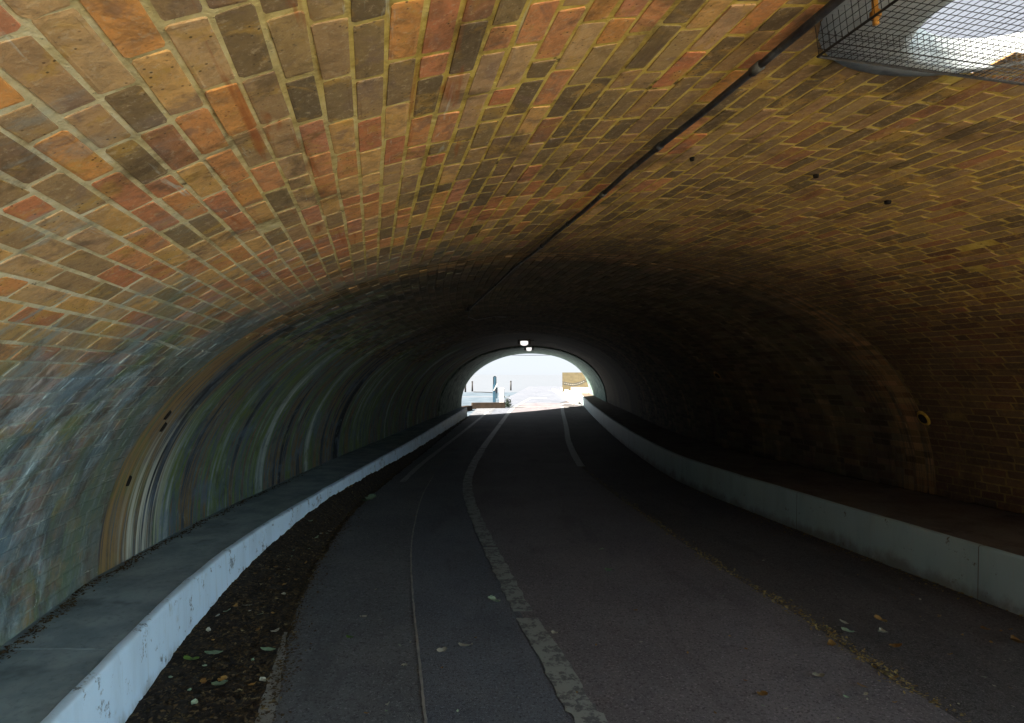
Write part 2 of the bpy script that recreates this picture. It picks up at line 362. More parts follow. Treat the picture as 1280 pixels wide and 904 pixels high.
# mortar bed
na, nc = 230, 320
cg = np.linspace(0, C_TOTAL, nc)
s_of_c = near_sz(cg)[0]
V, AC, F = [], [], []
for j in range(nc):
    aa = np.linspace(portal_a(s_of_c[j]), seam_a(s_of_c[j]), na)
    P = near_pt(aa, np.full(na, cg[j])); V.append(P); AC.append(np.stack([aa, np.full(na, cg[j]), 0*aa], -1))
V = np.concatenate(V); AC = np.concatenate(AC)
for j in range(nc-1):
    for i in range(na-1):
        k = j*na+i; q = (k, k+na, k+na+1, k+1); m = V[list(q)].mean(0)
        if np.hypot(*(m[:2]-HOLE)) < HR+.035 and m[2] > 2: continue
        F.append(q)
for j, row in ((0, 0), (nc-1, (nc-1)*na)):              # the wall goes on down behind the ledge
    k = len(V); low = V[row:row+na].copy(); low[:, 2] = -.1; V = np.concatenate([V, low]); AC = np.concatenate([AC, AC[row:row+na]])
    F += [(row+i, row+i+1, k+i+1, k+i) for i in range(na-1)]
me = mesh('mortar_bed', V, F, True); vattr(me, 'ac', AC); link('mortar_bed', me, M['mortar'], tunnel)

# bricks
PITCH, LEN = .075, .225
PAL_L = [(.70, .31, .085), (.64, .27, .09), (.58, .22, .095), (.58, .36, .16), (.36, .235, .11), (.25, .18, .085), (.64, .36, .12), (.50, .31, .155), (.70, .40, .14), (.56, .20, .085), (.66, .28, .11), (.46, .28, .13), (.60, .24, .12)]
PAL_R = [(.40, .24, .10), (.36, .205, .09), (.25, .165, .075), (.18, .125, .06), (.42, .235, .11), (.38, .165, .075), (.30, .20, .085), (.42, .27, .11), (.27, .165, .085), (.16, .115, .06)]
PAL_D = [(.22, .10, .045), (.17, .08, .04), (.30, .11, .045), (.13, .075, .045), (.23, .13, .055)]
OUT8 = np.array([(-1, -.85), (-.95, -1), (.95, -1), (1, -.85), (1, .85), (.95, 1), (-.95, 1), (-1, .85)])
def brick_geo(fn, a0, a1, c0, c1, h, amp=.0021, chamf=.0022, tilt=.0005):
    """8-sided irregular brick on the surface fn(a, c, out): returns 16 verts, 9 faces, ac"""
    ca, cc, ha, hc = (a0+a1)/2, (c0+c1)/2, (a1-a0)/2, (c1-c0)/2
    o = OUT8*np.array([ha, hc])
    o = o + np.sign(o)*np.array([0, 0]) + rng.normal(0, amp, (8, 2))*np.array([1, .7])
    # corner rounding constant in metres
    r = min(.007, ha*.5)
    o[[1, 6], 0] = -ha+r*rng.uniform(.3, 1.3, 2); o[[2, 5], 0] = ha-r*rng.uniform(.3, 1.3, 2)
    base = o; top = o*np.array([(ha-chamf)/ha, (hc-chamf)/hc]); inn = o*np.array([(ha-.009)/ha, (hc-.009)/hc])
    tl = rng.normal(0, tilt, 2)
    hb = np.full(8, -.004); ht = h-.0006+tl[0]*top[:, 0]/ha+tl[1]*top[:, 1]/hc+rng.normal(0, .0003, 8); hi_ = h+tl[0]*inn[:, 0]/ha+tl[1]*inn[:, 1]/hc+rng.normal(0, .0003, 8)
    a = np.concatenate([base[:, 0], top[:, 0], inn[:, 0]])+ca; c = np.concatenate([base[:, 1], top[:, 1], inn[:, 1]])+cc
    P = fn(a, c, np.concatenate([hb, ht, hi_]))
    return P, np.stack([a, c, np.repeat([1., 1., 0.], 8)], -1)
BF = [(r*8+k, r*8+(k+1) % 8, r*8+8+(k+1) % 8, r*8+8+k) for r in (0, 1) for k in range(8)]+[tuple(range(16, 24))]
NBV = 24
bricks = []
ncourse = int(C_TOTAL/PITCH)
seed_n = Vector((3.1, 0, 0))
for i in range(ncourse):
    c0 = (i+.0)*C_TOTAL/ncourse; c1 = (i+1.0)*C_TOTAL/ncourse; cm = (c0+c1)/2
    s = float(near_sz(cm)[0]); z = float(near_sz(cm)[1])
    lo, hi = max(portal_a(s), -1.6), seam_a(s)
    a = lo-rng.uniform(0, .2)
    if i % 2: a -= .112
    jw = rng.uniform(.006, .011)
    while a < hi-.03:
        r = rng.random(); L = LEN if r < .80 else (.113 if r < .95 else rng.uniform(.14, .2))
        if c0 < 3 and r < .55: L = LEN
        b0, b1 = a+rng.uniform(.003, .008), min(a+L-rng.uniform(.003, .008), hi-.004)
        a += L
        if b1-b0 < .04: continue
        m = near_pt((b0+b1)/2, cm)
        if np.hypot(*(m[:2]-HOLE+np.array([.12, .16]))) < .50 and m[2] > 2: continue
        if rng.random() < .006: continue
        # pick a colour
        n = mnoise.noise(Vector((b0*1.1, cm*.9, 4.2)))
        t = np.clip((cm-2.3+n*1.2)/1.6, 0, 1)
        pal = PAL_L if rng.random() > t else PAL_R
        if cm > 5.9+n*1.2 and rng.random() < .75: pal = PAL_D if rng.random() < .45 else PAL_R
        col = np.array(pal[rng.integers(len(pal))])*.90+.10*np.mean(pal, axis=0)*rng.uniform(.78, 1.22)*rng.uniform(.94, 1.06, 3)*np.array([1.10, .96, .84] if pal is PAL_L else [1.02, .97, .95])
        h = .0018+rng.normal(0, .0007)
        if cm < 1.6: h = .0032
        j0 = jw*rng.uniform(.35, .65)
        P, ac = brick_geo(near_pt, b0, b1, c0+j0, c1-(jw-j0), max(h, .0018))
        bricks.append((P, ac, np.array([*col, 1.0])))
# screen size decides which bricks are objects of their own
def proj_area(P):
    T = P[8:16]; y = T[:, 1]
    if y.min() < .25: return 0
    u = 640+760*T[:, 0]/y; v = 468-760*(T[:, 2]-1.6)/y
    if not (u.max() > 0 and u.min() < 1280 and v.max() > 0 and v.min() < 904): return 0
    inside = ((u > 0) & (u < 1280) & (v > 0) & (v < 904)).mean()
    return .5*abs(np.dot(u, np.roll(v, 1))-np.dot(v, np.roll(u, 1)))*inside
order = np.argsort([-proj_area(b[0]) for b in bricks]); single = set(order[:300].tolist())
VV, AA, TT, FF = [], [], [], []; k = 0
for i, (P, ac, col) in enumerate(bricks):
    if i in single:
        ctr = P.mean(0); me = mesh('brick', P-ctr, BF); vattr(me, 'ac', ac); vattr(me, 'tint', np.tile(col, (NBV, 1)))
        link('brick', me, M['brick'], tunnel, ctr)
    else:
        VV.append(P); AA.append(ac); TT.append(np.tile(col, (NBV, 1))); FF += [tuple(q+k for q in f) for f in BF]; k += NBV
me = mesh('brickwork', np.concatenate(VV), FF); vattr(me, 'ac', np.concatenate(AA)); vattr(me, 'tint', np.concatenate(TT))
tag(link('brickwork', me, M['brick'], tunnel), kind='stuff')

# ------------------------------------------------------------------ far vault
LP = np.array([(-2.53, 3.71), (-2.68, 5.3), (-2.72, 7), (-2.66, 9.6), (-2.45, 13.5), (-2.12, 18), (-1.85, 22)])
RP = np.array([(4.29, 6.15), (3.88, 8.0), (3.52, 10.3), (3.42, 13.5), (3.55, 18), (3.82, 25), (4.2, 33)])
NS = 400
Lc, Rc = catmull(LP, NS), catmull(RP, NS)
mid = (Lc+Rc)/2; along = np.concatenate([[0], np.cumsum(np.hypot(*np.diff(mid, axis=0).T))]); A_FAR = along[-1]
cfrac = cl/C_TOTAL
def far_pt(a, c, out=0.0, inset=-.006):
    a, c, out = np.broadcast_arrays(np.asarray(a, float), np.asarray(c, float), np.asarray(out, float))
    lx, ly = np.interp(a, along, Lc[:, 0]), np.interp(a, along, Lc[:, 1]); rx, ry = np.interp(a, along, Rc[:, 0]), np.interp(a, along, Rc[:, 1])
    fr = np.clip(c/C_TOTAL, 0, 1); x = np.interp(fr, cfrac, px_); zr = np.interp(fr, cfrac, pz_)
    W = np.hypot(rx-lx, ry-ly); dx, dy = (rx-lx)/W, (ry-ly)/W
    e = .002; x2 = np.interp(np.clip(fr+e, 0, 1), cfrac, px_); x1 = np.interp(np.clip(fr-e, 0, 1), cfrac, px_)
    z2 = np.interp(np.clip(fr+e, 0, 1), cfrac, pz_); z1 = np.interp(np.clip(fr-e, 0, 1), cfrac, pz_)
    tl, tz = (x2-x1)*W/2, (z2-z1)*RISE; Ln = np.hypot(tl, tz); nl, nz = tz/Ln, -tl/Ln
    lat = (x+1)/2*W+nl*(out+inset); X, Y = lx+dx*lat, ly+dy*lat
    gf = g((ly+ry)/2)*(1-zr)
    return np.stack([X, Y, Z0+RISE*zr+gf+nz*(out+inset)], -1)
def far_grid(name, a_list, c_list, mat, inset=-.006, holes=True, wob=.0):
    na, nc = len(a_list), len(c_list); aa, cc = np.meshgrid(a_list, c_list)
    P = far_pt(aa, cc, 0, inset).reshape(-1, 3); F = []
    for j in range(nc-1):
        for i in range(na-1):
            k = j*na+i; q = (k, k+na, k+na+1, k+1)
            if holes:
                m = P[list(q)].mean(0)
                if m[2] > 2 and any(np.hypot(*(m[:2]-h)) < r+.06 for h, r in FAR_HOLES): continue
            F.append(q)
    AC = np.stack([aa.ravel(), cc.ravel(), 1+0*aa.ravel()], -1)
    for row in (0, (nc-1)*na):
        k = len(P); low = P[row:row+na].copy(); low[:, 2] = -.1; P = np.concatenate([P, low]); AC = np.concatenate([AC, AC[row:row+na]])
        F += [(row+i, row+i+1, k+i+1, k+i) for i in range(na-1)]
    me = mesh(name, P, F, True); vattr(me, 'ac', AC)
    return link(name, me, mat, tunnel)
RING_A = A_FAR-6.5
def find_far(X, Y):
    best = None
    for a in np.linspace(0, A_FAR, 500):
        P = far_pt(np.full(200, a), np.linspace(1.5, C_TOTAL-1.5, 200)); d = np.hypot(P[:, 0]-X, P[:, 1]-Y); k = d.argmin()
        if best is None or d[k] < best[0]: best = (d[k], a, np.linspace(1.5, C_TOTAL-1.5, 200)[k], P[k])
    return best
fine_a = np.concatenate([np.arange(0, A_FAR, .09), [A_FAR]])
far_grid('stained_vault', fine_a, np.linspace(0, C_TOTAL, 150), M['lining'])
far_grid('portal_ring', np.concatenate([np.arange(RING_A, A_FAR+.05, .09), [A_FAR+.25]]), np.linspace(0, C_TOTAL, 150), M['moss'], .045)
# the ring faces (steps in the section)
def strip(name, P, Q, mat):
    n = len(P); me = mesh(name, np.concatenate([P, Q]), [(i, i+1, n+i+1, n+i) for i in range(n-1)], False)
    cc = np.linspace(0, C_TOTAL, n); ac = np.stack([0*cc, cc, 0*cc], -1); vattr(me, 'ac', np.concatenate([ac, ac])); return link(name, me, mat, tunnel)
cs = np.linspace(0, C_TOTAL, 150)
strip('ring_edge', near_pt(seam_a(near_sz(cs)[0]), cs, .0), far_pt(0*cs, cs, 0, -.008), M['lining'])
strip('ring_edge', far_pt(0*cs+RING_A, cs, 0, .0), far_pt(0*cs+RING_A, cs, 0, .045), M['moss'])
# far bricks, dark and stained, as one piece of relief
VV, AA, TT, FF = [], [], [], []; k = 0
for i in range(ncourse):
    c0, c1 = i*C_TOTAL/ncourse, (i+1)*C_TOTAL/ncourse; cm = (c0+c1)/2
    if cm < 1.7: continue
    a = .02-(.112 if i % 2 else 0)-rng.uniform(0, .05)
    while a < 9.5:
        L = LEN if rng.random() < .75 else .113
        b0, b1 = max(a+.005, .01), a+L-.005; a += L
        if b1-b0 < .04 or rng.random() < .03: continue
        n = mnoise.noise(Vector((b0*.8, cm*.8, 9)))
        h = .003+.002*n+rng.normal(0, .0015)
        h = max(h, .001)
        P, ac = brick_geo(far_pt, b0, b1, c0+.005, c1-.005, max(h, .002), tilt=.0005)
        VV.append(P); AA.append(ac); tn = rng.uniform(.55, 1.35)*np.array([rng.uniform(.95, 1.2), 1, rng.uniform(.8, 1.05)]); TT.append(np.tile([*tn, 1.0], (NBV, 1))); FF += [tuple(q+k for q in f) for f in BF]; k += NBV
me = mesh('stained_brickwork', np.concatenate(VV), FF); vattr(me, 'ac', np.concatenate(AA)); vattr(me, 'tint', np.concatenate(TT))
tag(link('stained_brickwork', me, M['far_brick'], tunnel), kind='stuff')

# rooflight openings: a cement collar and throat each
def collar(cx, cy, r, ro, up, surf, ox=0, oy=0):
    n = 40; V, F = [], []
    rings = [(ro, 'v', -.004), (ro-.01, 'v', .008), (r+.02, 'v', .012), (r, 'v', .004), (r, 'z', up)]
    for rr, kind, o in rings:
        for k in range(n):
            a = 2*math.pi*k/n; w_ = (rr-r)/(ro-r); x, y = cx+ox*w_+rr*math.cos(a)*(1+.02*math.sin(3*a)), cy+oy*w_+rr*math.sin(a)
            zb = surf(x, y); V.append((x, y, zb-o if kind == 'v' else surf(cx, cy)+up))
    for i in range(len(rings)-1):
        for k in range(n): F.append((i*n+k, i*n+(k+1) % n, (i+1)*n+(k+1) % n, (i+1)*n+k))
    return mesh('rooflight_collar', V, F, True)
def near_z(x, y):
    s = x*N[0]+y*N[1]; return Z0+RISE*float(prof((s-SC)/SH))
link('rooflight_collar', collar(*HOLE, HR, .52, .09, near_z, -.12, -.16), M['collar'], tunnel)
far_hole_pos = []
for h, r in FAR_HOLES:
    b = find_far(*h); far_hole_pos.append(b[3]); zc = float(b[3][2])
    link('rooflight_collar', collar(*h, r, r+.2, .10, lambda x, y, zc=zc, h=h: zc-.012*((x-h[0])**2+(y-h[1])**2)), M['collar'], tunnel)

# drain holes in the vault
def drain(P, nrm, r, rim, flat=1.0):
    nrm = Vector(nrm).normalized(); u = nrm.cross(Vector((0, 0, 1))).normalized(); v = u.cross(nrm); P = Vector(P); n = 14
    V, F = [], []
    for rr, o in ((r*1.5, -.002), (r*1.25, .012), (r, .013)):
        for k in range(n):
            a = 2*math.pi*k/n; q = 1+.12*math.sin(2*a+r*99)
            V.append(P+(u*math.cos(a)+v*math.sin(a)*flat)*rr*q+nrm*o)
    for i in range(2):
        for k in range(n): F.append((i*n+k, i*n+(k+1) % n, (i+1)*n+(k+1) % n, (i+1)*n+k))
    o = link('drain_hole', mesh('drain_hole', V, F), rim, tunnel)
    V2 = [P+(u*math.cos(2*math.pi*k/n)+v*math.sin(2*math.pi*k/n)*flat)*r*1.02+nrm*d for d in (.0125, .002) for k in range(n)]
    F2 = [(k, (k+1) % n, n+(k+1) % n, n+k) for k in range(n)]+[tuple(range(n, 2*n))]
    link('hole', mesh('hole', V2, F2), M['hole'], o)
def near_on(a, c): 
    P = near_pt(a, c); s, z, ns, nz = near_sz(c); return P, (ns*N[0], ns*N[1], nz)
def near_from_px(x, y):                                # where the line of sight meets the near vault
    for Y in np.arange(.4, 8, .004):
        X, Z = (x-640)/760*Y, 1.6+(468-y)/760*Y; s = X*N[0]+Y*N[1]; q = (s-SC)/SH
        if abs(q) >= 1 or Z > Z0+RISE*float(prof(q)):
            c = float(np.interp(min(max(q, -1), 1), px_, cl)) if Z > .9 else (0 if q < 0 else C_TOTAL)
            if abs(q) > .97: c = float(np.interp((Z-Z0)/RISE, pz_[:2001], cl[:2001])); c = c if q < 0 else C_TOTAL-c
            return X*A[0]+Y*A[1], c
for (x, y, r, rim) in ((865, 195, .007, 'mortar'), (1020, 217, .009, 'mortar'), (1110, 250, .012, 'mortar'), (1155, 522, .05, 'hole_rim')):
    a, c = near_from_px(x, y); P, n = near_on(a, c); drain(P+np.array(n)*.008, n, r, M[rim] if rim != 'mortar' else M['hole'])
for (a, c) in ((3.1, C_TOTAL-1.35), ):
    P = far_pt(a, c); Q = far_pt(a, c, .1); drain(P+(Q-P)*.05, Q-P, .05, M['ring_edge'])
for (a, c) in ((.22, 1.02), (.30, .92), (.20, .55)):
    P = far_pt(a, c); Q = far_pt(a, c, .1); drain(P+(Q-P)*.01, Q-P, .013, M['hole'], 2.2)

# ------------------------------------------------------------------ ground, path
def sheet(name, left, right, y0, y1, z, mat, step=.15, kind='structure', parent=None, nx=3, jag=0.0, zf=None):
    ys = np.arange(y0, y1+step, step); xl, xr = at_y(left, ys), at_y(right, ys)
    if jag:
        xl = xl+jag*np.array([mnoise.noise(Vector((y*6, 1.7, 0)))+.6*mnoise.noise(Vector((y*19, 5.7, 0))) for y in ys])
        xr = xr+jag*np.array([mnoise.noise(Vector((y*6, 8.7, 3)))+.6*mnoise.noise(Vector((y*19, 2.7, 0))) for y in ys])
    V, F = [], []
    for i, y in enumerate(ys):
        for k in range(nx+1):
            x = xl[i]+(xr[i]-xl[i])*k/nx; V.append((x, y, float(g(y))+z+(zf(x, y) if zf else 0)))
    for i in range(len(ys)-1):
        for k in range(nx): q = i*(nx+1)+k; F.append((q, q+1, q+nx+2, q+nx+1))
    o = link(name, mesh(name, V, F), mat, parent)
    if kind and parent is None: o['kind'] = kind
    return o
# base terrain, far and near
ys = np.concatenate([np.arange(-3, 40, 1.0), [45, 60, 90, 150, 300, 700, 1600]])
V = [(x, y, float(g(y))-.03) for y in ys for x in (-1600, -200, -40, -8, 8, 40, 200, 1600)]
F = [(i*8+k, i*8+k+1, (i+1)*8+k+1, (i+1)*8+k) for i in range(len(ys)-1) for k in range(7)]
tag(link('ground', mesh('ground', V, F), M['pale_ground']), kind='structure')
V = [(-14, 21.0, .07), (-1.2, 21.0, .07), (0, 34, .21), (1.0, 46, .238), (-14, 46, .238)]
tag(link('gravel_yard', mesh('gravel_yard', V, [(0, 1, 2, 4), (2, 3, 4)]), M['far_ground']), kind='structure')
V = [(-60, -70, -.012), (70, -70, -.012), (70, -3.0, -.012), (-60, -3.0, -.012)]
tag(link('paved_forecourt', mesh('paved_forecourt', V, [(0, 1, 2, 3)]), M['near_ground']), kind='structure')  # unseen paving behind the camera, coloured to bounce warm light inside
V = [(2.2, -3.0, -.011), (70, -3.0, -.011), (70, 1.2, -.011), (6.0, 1.2, -.011), (5.65, -.4, -.011)]
tag(link('paved_apron', mesh('paved_apron', V, [(0, 1, 2, 3, 4)]), M['near_ground']), kind='structure')

LEDGE_L = [(-.56, -2.5), (-1.13, 0), (-1.61, 2.14), (-1.79, 3.0), (-1.95, 4.0), (-2.035, 5.2), (-2.05, 6.6), (-2.0, 8.5), (-1.91, 11.2), (-1.76, 16.4), (-1.58, 21.6)]
LEDGE_R = [(4.6, -1.2), (4.15, 1), (3.72, 2.6), (3.39, 4.1), (2.96, 6.25), (2.52, 9), (2.50, 12), (2.62, 16), (2.92, 22), (3.3, 28), (3.72, 34)]
SOIL = [(-.55, -2.5), (-.85, 0), (-1.10, 2.5), (-1.16, 2.8), (-1.30, 3.36), (-1.58, 4.55), (-1.80, 6.2), (-1.88, 7.6), (-1.86, 10.4), (-1.72, 16.4), (-1.56, 21.6), (-1.5, 26)]
CRACK = [(.1, -2.5), (-.15, 0), (-.38, 2.6), (-.42, 2.9), (-.80, 4.83), (-1.02, 6.33), (-1.2, 8.5), (-1.22, 11.5), (-1.05, 16), (-.85, 21.6), (-.7, 26)]
CENTRE = [(1.1, -2.5), (.75, 0), (.36, 2.7), (.30, 2.9), (.22, 3.36), (.05, 4.1), (-.10, 4.92), (-.27, 5.87), (-.465, 7.07), (-.62, 8.27), (-.70, 9.6), (-.68, 11.9), (-.52, 15.8), (0, 25.9), (.45, 30), (1.0, 34.5)]
DEBRIS = [(2.6, -2.5), (2.35, 0), (2.06, 2.8), (1.99, 3.1), (1.90, 4.0), (1.72, 5.0), (1.53, 6.5), (1.28, 9), (1.2, 11.4), (1.35, 15), (1.75, 19.6), (2.25, 27), (2.6, 34.5)]
OUTL, OUTR = [(-1.5, 26), (-1.0, 40), (1, 70)], [(3.2, 26), (3.6, 40), (5, 70)]
def rutf(x, y): return .0014*mnoise.noise(Vector((x*1.5, y*1.2, 0)))+.0008*mnoise.noise(Vector((x*7, y*7, 2)))
sheet('tarmac_edge_lane', SOIL, CRACK, -2.4, 26, .0065, M['tar_left'], nx=6, zf=rutf)
sh_ = lambda P, d: [(x+d, y) for x, y in P]
sheet('tarmac_left_lane', sh_(CRACK, -.05), sh_(CENTRE, .05), -2.4, 26, .0015, M['tar_mid'], nx=6, zf=rutf)
sheet('tarmac_right_lane', CENTRE, DEBRIS, -2.4, 30, .003, M['tar_red'], nx=8, zf=rutf)
sheet('tarmac_verge', sh_(DEBRIS, -.05), LEDGE_R, -2.4, 34, -.010, M['tar_old'], nx=8, zf=rutf)
sheet('tarmac_outer_path', [(-1.1, 26), (-.4, 34), (.4, 45), (2, 70)], [(.02, 26), (1.0, 34.4), (3.3, 45), (6, 70)], 26.0, 68, .001, M['tar_mid'], nx=6)
sheet('tarmac_outer_path', [(.45, 30), (1.0, 34.4), (3.2, 45), (6, 70)], [(2.4, 30), (3.6, 36), (4.4, 45), (7, 70)], 30, 68, .003, M['tar_mid'], nx=4)
# fine kerb of old edging showing beside the soil
sheet('edging_strip', [(-1.22, 2.2), (-1.2, 2.8), (-1.33, 3.36), (-1.42, 3.8)], [(-1.06, 2.2), (-1.10, 2.8), (-1.265, 3.36), (-1.40, 3.8)], 2.2, 3.75, .0105, M['edging'], step=.05, nx=1, jag=.012)

# soil strip, heaped towards the ledge
def soilz(x, y):
    xl = float(np.interp(y, _sy, _sl)); xr = float(np.interp(y, _sy, _sr)); f = np.clip((xr-x)/max(xr-xl, .05), 0, 1)
    heap = np.interp(y, [2, 3, 4, 5, 6.6, 8, 10, 14, 20], [.02, .05, .10, .16, .21, .20, .16, .10, .04])
    n = mnoise.noise(Vector((x*9, y*9, 0)))*.012+mnoise.noise(Vector((x*30, y*30, 3)))*.008
    return heap*f**.9+n*min(1, f*6)+.004
_sy = np.arange(-2.5, 22, .1); _sl, _sr = at_y(LEDGE_L, _sy), at_y(SOIL, _sy)
V, F = [], []; ysl = np.arange(-2.4, 21.5, .03); nx = 26
for i, y in enumerate(ysl):
    xl, xr = np.interp(y, _sy, _sl)-.02, np.interp(y, _sy, _sr)+.05+.04*mnoise.noise(Vector((y*3, 0, 7)))+.02*mnoise.noise(Vector((y*13, 0, 7)))
    for k in range(nx+1):
        x = xl+(xr-xl)*k/nx; z = soilz(x, y)
        if k == nx: z = -.004
        V.append((x, y, float(g(y))+z+.004))
for i in range(len(ysl)-1):
    for k in range(nx): q = i*(nx+1)+k; F.append((q, q+1, q+nx+2, q+nx+1))
tag(link('soil_strip', mesh('soil_strip', V, F), M['soil']), 'dark soil heaped along the foot of the left ledge', kind='stuff')

# ------------------------------------------------------------------ ledges
def ledge(name, front, back, cuts, h, top_mat, face_mat, label, side, whole_face=False):
    root = empty(name, (front[3][0], front[3][1], 0)); tag(root, label, 'ledge'); inv = Vector(root.location)
    for y0, y1 in zip(cuts[:-1], cuts[1:]):
        ys = np.linspace(y0+.003, y1-.003, max(4, int((y1-y0)/.10))); xf, xb = at_y(front, ys), at_y(back, ys)
        wv = np.array([.008*mnoise.noise(Vector((y*2.3, side, 0)))+.004*mnoise.noise(Vector((y*9, side, 4))) for y in ys])
        zt = np.array([float(g(y))+h*(1 if side < 0 else float(np.interp(y, [3.5, 6.5], [1, .88])))+.004*mnoise.noise(Vector((y*1.7, side, 9))) for y in ys]); zb = g(ys)-.05
        xf = xf+wv; d = -side*1.0                         # towards the wall
        n = len(ys); V, F = [], []
        prof_ = lambda i: [(xf[i]+d*.014, ys[i], zt[i]), (xf[i]+d*.05, ys[i], zt[i]+.002), (xf[i]+(xb[i]-xf[i])*.5, ys[i], zt[i]+.004+.006*mnoise.noise(Vector((ys[i]*3, 3, side)))), (xb[i]+d*.12, ys[i], zt[i]), (xb[i]+d*.12, ys[i], zb[i]), (xf[i]+d*.014, ys[i], zb[i])]
        for i in range(n): V += prof_(i)
        for i in range(n-1):
            for k in range(6): F.append((i*6+k, i*6+(k+1) % 6, (i+1)*6+(k+1) % 6, (i+1)*6+k))
        F += [tuple(range(6)), tuple(range((n-1)*6, n*6))]
        V = [(Vector(v)-inv) for v in V]
        s = link('slab', mesh('slab', V, F), top_mat, root)
        fys = ys
        if whole_face:
            if y0 != cuts[0]: continue
            ys = np.arange(cuts[0], cuts[-1], .08); n = len(ys); xf = at_y(front, ys)+np.array([.008*mnoise.noise(Vector((y*2.3, side, 0)))+.004*mnoise.noise(Vector((y*9, side, 4))) for y in ys])
            zt = np.array([float(g(y))+h*(1 if side < 0 else float(np.interp(y, [3.5, 6.5], [1, .88])))+.004*mnoise.noise(Vector((y*1.7, side, 9))) for y in ys]); zb = g(ys)-.05
        # the painted face, a skin of paint and render 14 mm thick with a rounded arris
        V, F = [], []
        for i in range(n):
            e = .006*mnoise.noise(Vector((ys[i]*14, side, 2)))
            V += [(xf[i]+d*(.045+abs(e)*2), ys[i], zt[i]+.0062), (xf[i]+d*.012, ys[i], zt[i]+.0062), (xf[i]+d*.003, ys[i], zt[i]), (xf[i], ys[i], zt[i]-.012), (xf[i]-d*(.006+.004*math.sin(ys[i]*5)), ys[i], zb[i])]
        for i in range(n-1):
            for k in range(4): F.append((i*5+k, i*5+k+1, (i+1)*5+k+1, (i+1)*5+k))
        V = [(Vector(v)-inv) for v in V]
        link('painted_face', mesh('painted_face', V, F, True), face_mat, root if whole_face else s)
    return root
back_l = [tuple(p) for p in [near_pt(portal_a(S0), 0)[:2]+(0, 0), near_pt(0, 0)[:2], near_pt(2, 0)[:2], near_pt(3.4, 0)[:2]]]+[tuple(p) for p in LP]
back_r = [tuple(near_pt(q, C_TOTAL)[:2]) for q in (-.6, 1.2, 2.6, 4.0)]+[tuple(p) for p in RP]
ledge('concrete_ledge', LEDGE_L, back_l, [-2.3, .6, 2.72, 6.1, 9.5, 14, 21.5], .37, M['concrete'], M['white_paint'], 'low grey concrete ledge with bright white painted face along the soil strip', 1, True)
ledge('concrete_ledge', LEDGE_R, back_r, [-1.0, 1.8, 4.35, 6.3, 9.0, 13, 18, 25, 33.2], .37, M['dim_concrete'], M['grey_paint'], 'wide brown concrete ledge with dull grey painted face opposite the soil strip', -1)

# ------------------------------------------------------------------ road lines
def line(name, poly, y0, y1, wdt, mat, jag=.01, z=.0065, step=.03, taper=None):
    ys = np.arange(y0, y1+1e-6, step); c = at_y(poly, ys); V, F = [], []
    nx, ny = np.ones(len(ys)), np.zeros(len(ys))
    sd = 12.3
    for i, y in enumerate(ys):
        e = [jag*(mnoise.noise(Vector((y*7, sd+q, 0)))+.7*mnoise.noise(Vector((y*23, sd+q, 4)))) for q in (0, 9)]
        wd = wdt*(taper(y) if taper else 1)
        for s, ee in ((-1, e[0]), (1, e[1])):
            hw = wd/2+ee; V.append((c[i]+s*hw*nx[i], y+s*hw*ny[i], float(g(y))+z+.003*0))
    for i in range(len(ys)-1): F.append((2*i, 2*i+1, 2*i+3, 2*i+2))
    return link(name, mesh(name, V, F), mat)
cl_root = empty('centre_line', (.3, 2.9, 0)); tag(cl_root, 'worn dashed white line painted down the middle of the path', 'road line')
segs = [(1.0, 3.99), (4.09, 4.72), (4.724, 5.62), (5.66, 6.9), (6.91, 8.6), (8.63, 13), (13.02, 18.4), (18.5, 26), (26, 31.5), (31.5, 35)]
for k, (a, b) in enumerate(segs):
    o = line('paint_dash', [(x+.02, y) for x, y in CENTRE], a, b, .135 if a > 4 else .15, M['line'] if b < 14 else M['line_far'], .013 if a < 9 else .006, .0056, .02 if b < 12 else .1)
    o.parent = cl_root; o.matrix_parent_inverse.identity(); o.location = -cl_root.location
tag(line('tarmac_joint', CRACK, 1.0, 9.5, .014, M['edging'], .004, .0125, .02), kind='structure')
def lone_line(name, poly, y0, y1, wdt, label, jag=.008, mat='line_far', step=.1):
    return tag(line(name, poly, y0, y1, wdt, M[mat], jag, .0095, step), label, 'road line')
lone_line('edge_line', [(-1.62, 8), (-1.60, 11), (-1.36, 15.6), (-1.14, 20), (-.95, 24)], 9, 24, .09, 'thin pale line along the left edge of the path towards the far opening')
lone_line('edge_line', [(1.20, 10), (1.22, 11.6), (1.34, 14.5), (1.60, 18), (2.0, 24), (2.28, 27.4)], 10.5, 27.4, .13, 'pale line along the right edge of the path near the white kerbs')
tag(link('cross_line', mesh('cross_line', [(1.05, 34.6, float(g(34.6))+.012), (2.0, 34.6, float(g(34.6))+.012), (2.0, 35.3, float(g(35.3))+.012), (1.05, 35.3, float(g(35.3))+.012)], [(0, 1, 2, 3)]), M['line_far']), 'short white bar painted across the path beyond the far opening', 'road line')
V = []
for t_ in np.linspace(0, 1, 14):
    a = math.pi*(1-t_)*.9; cx, cy = 2.72, 28.0
    for r in (.36, .50): V.append((cx+r*math.cos(a)*1.0, cy+r*math.sin(a)*4, float(g(28))+.013))
tag(link('hooked_line', mesh('hooked_line', V, [(2*i, 2*i+1, 2*i+3, 2*i+2) for i in range(13)]), M['line_far']), 'curved end of the painted line in front of the white kerbs', 'road line')
tag(link('drain_channel', box(1.0, 26.9, float(g(27))+.006, 4.2, .10, .03, .0), M['edging']), 'thin pale drain channel crossing the path at the far end', 'drain')

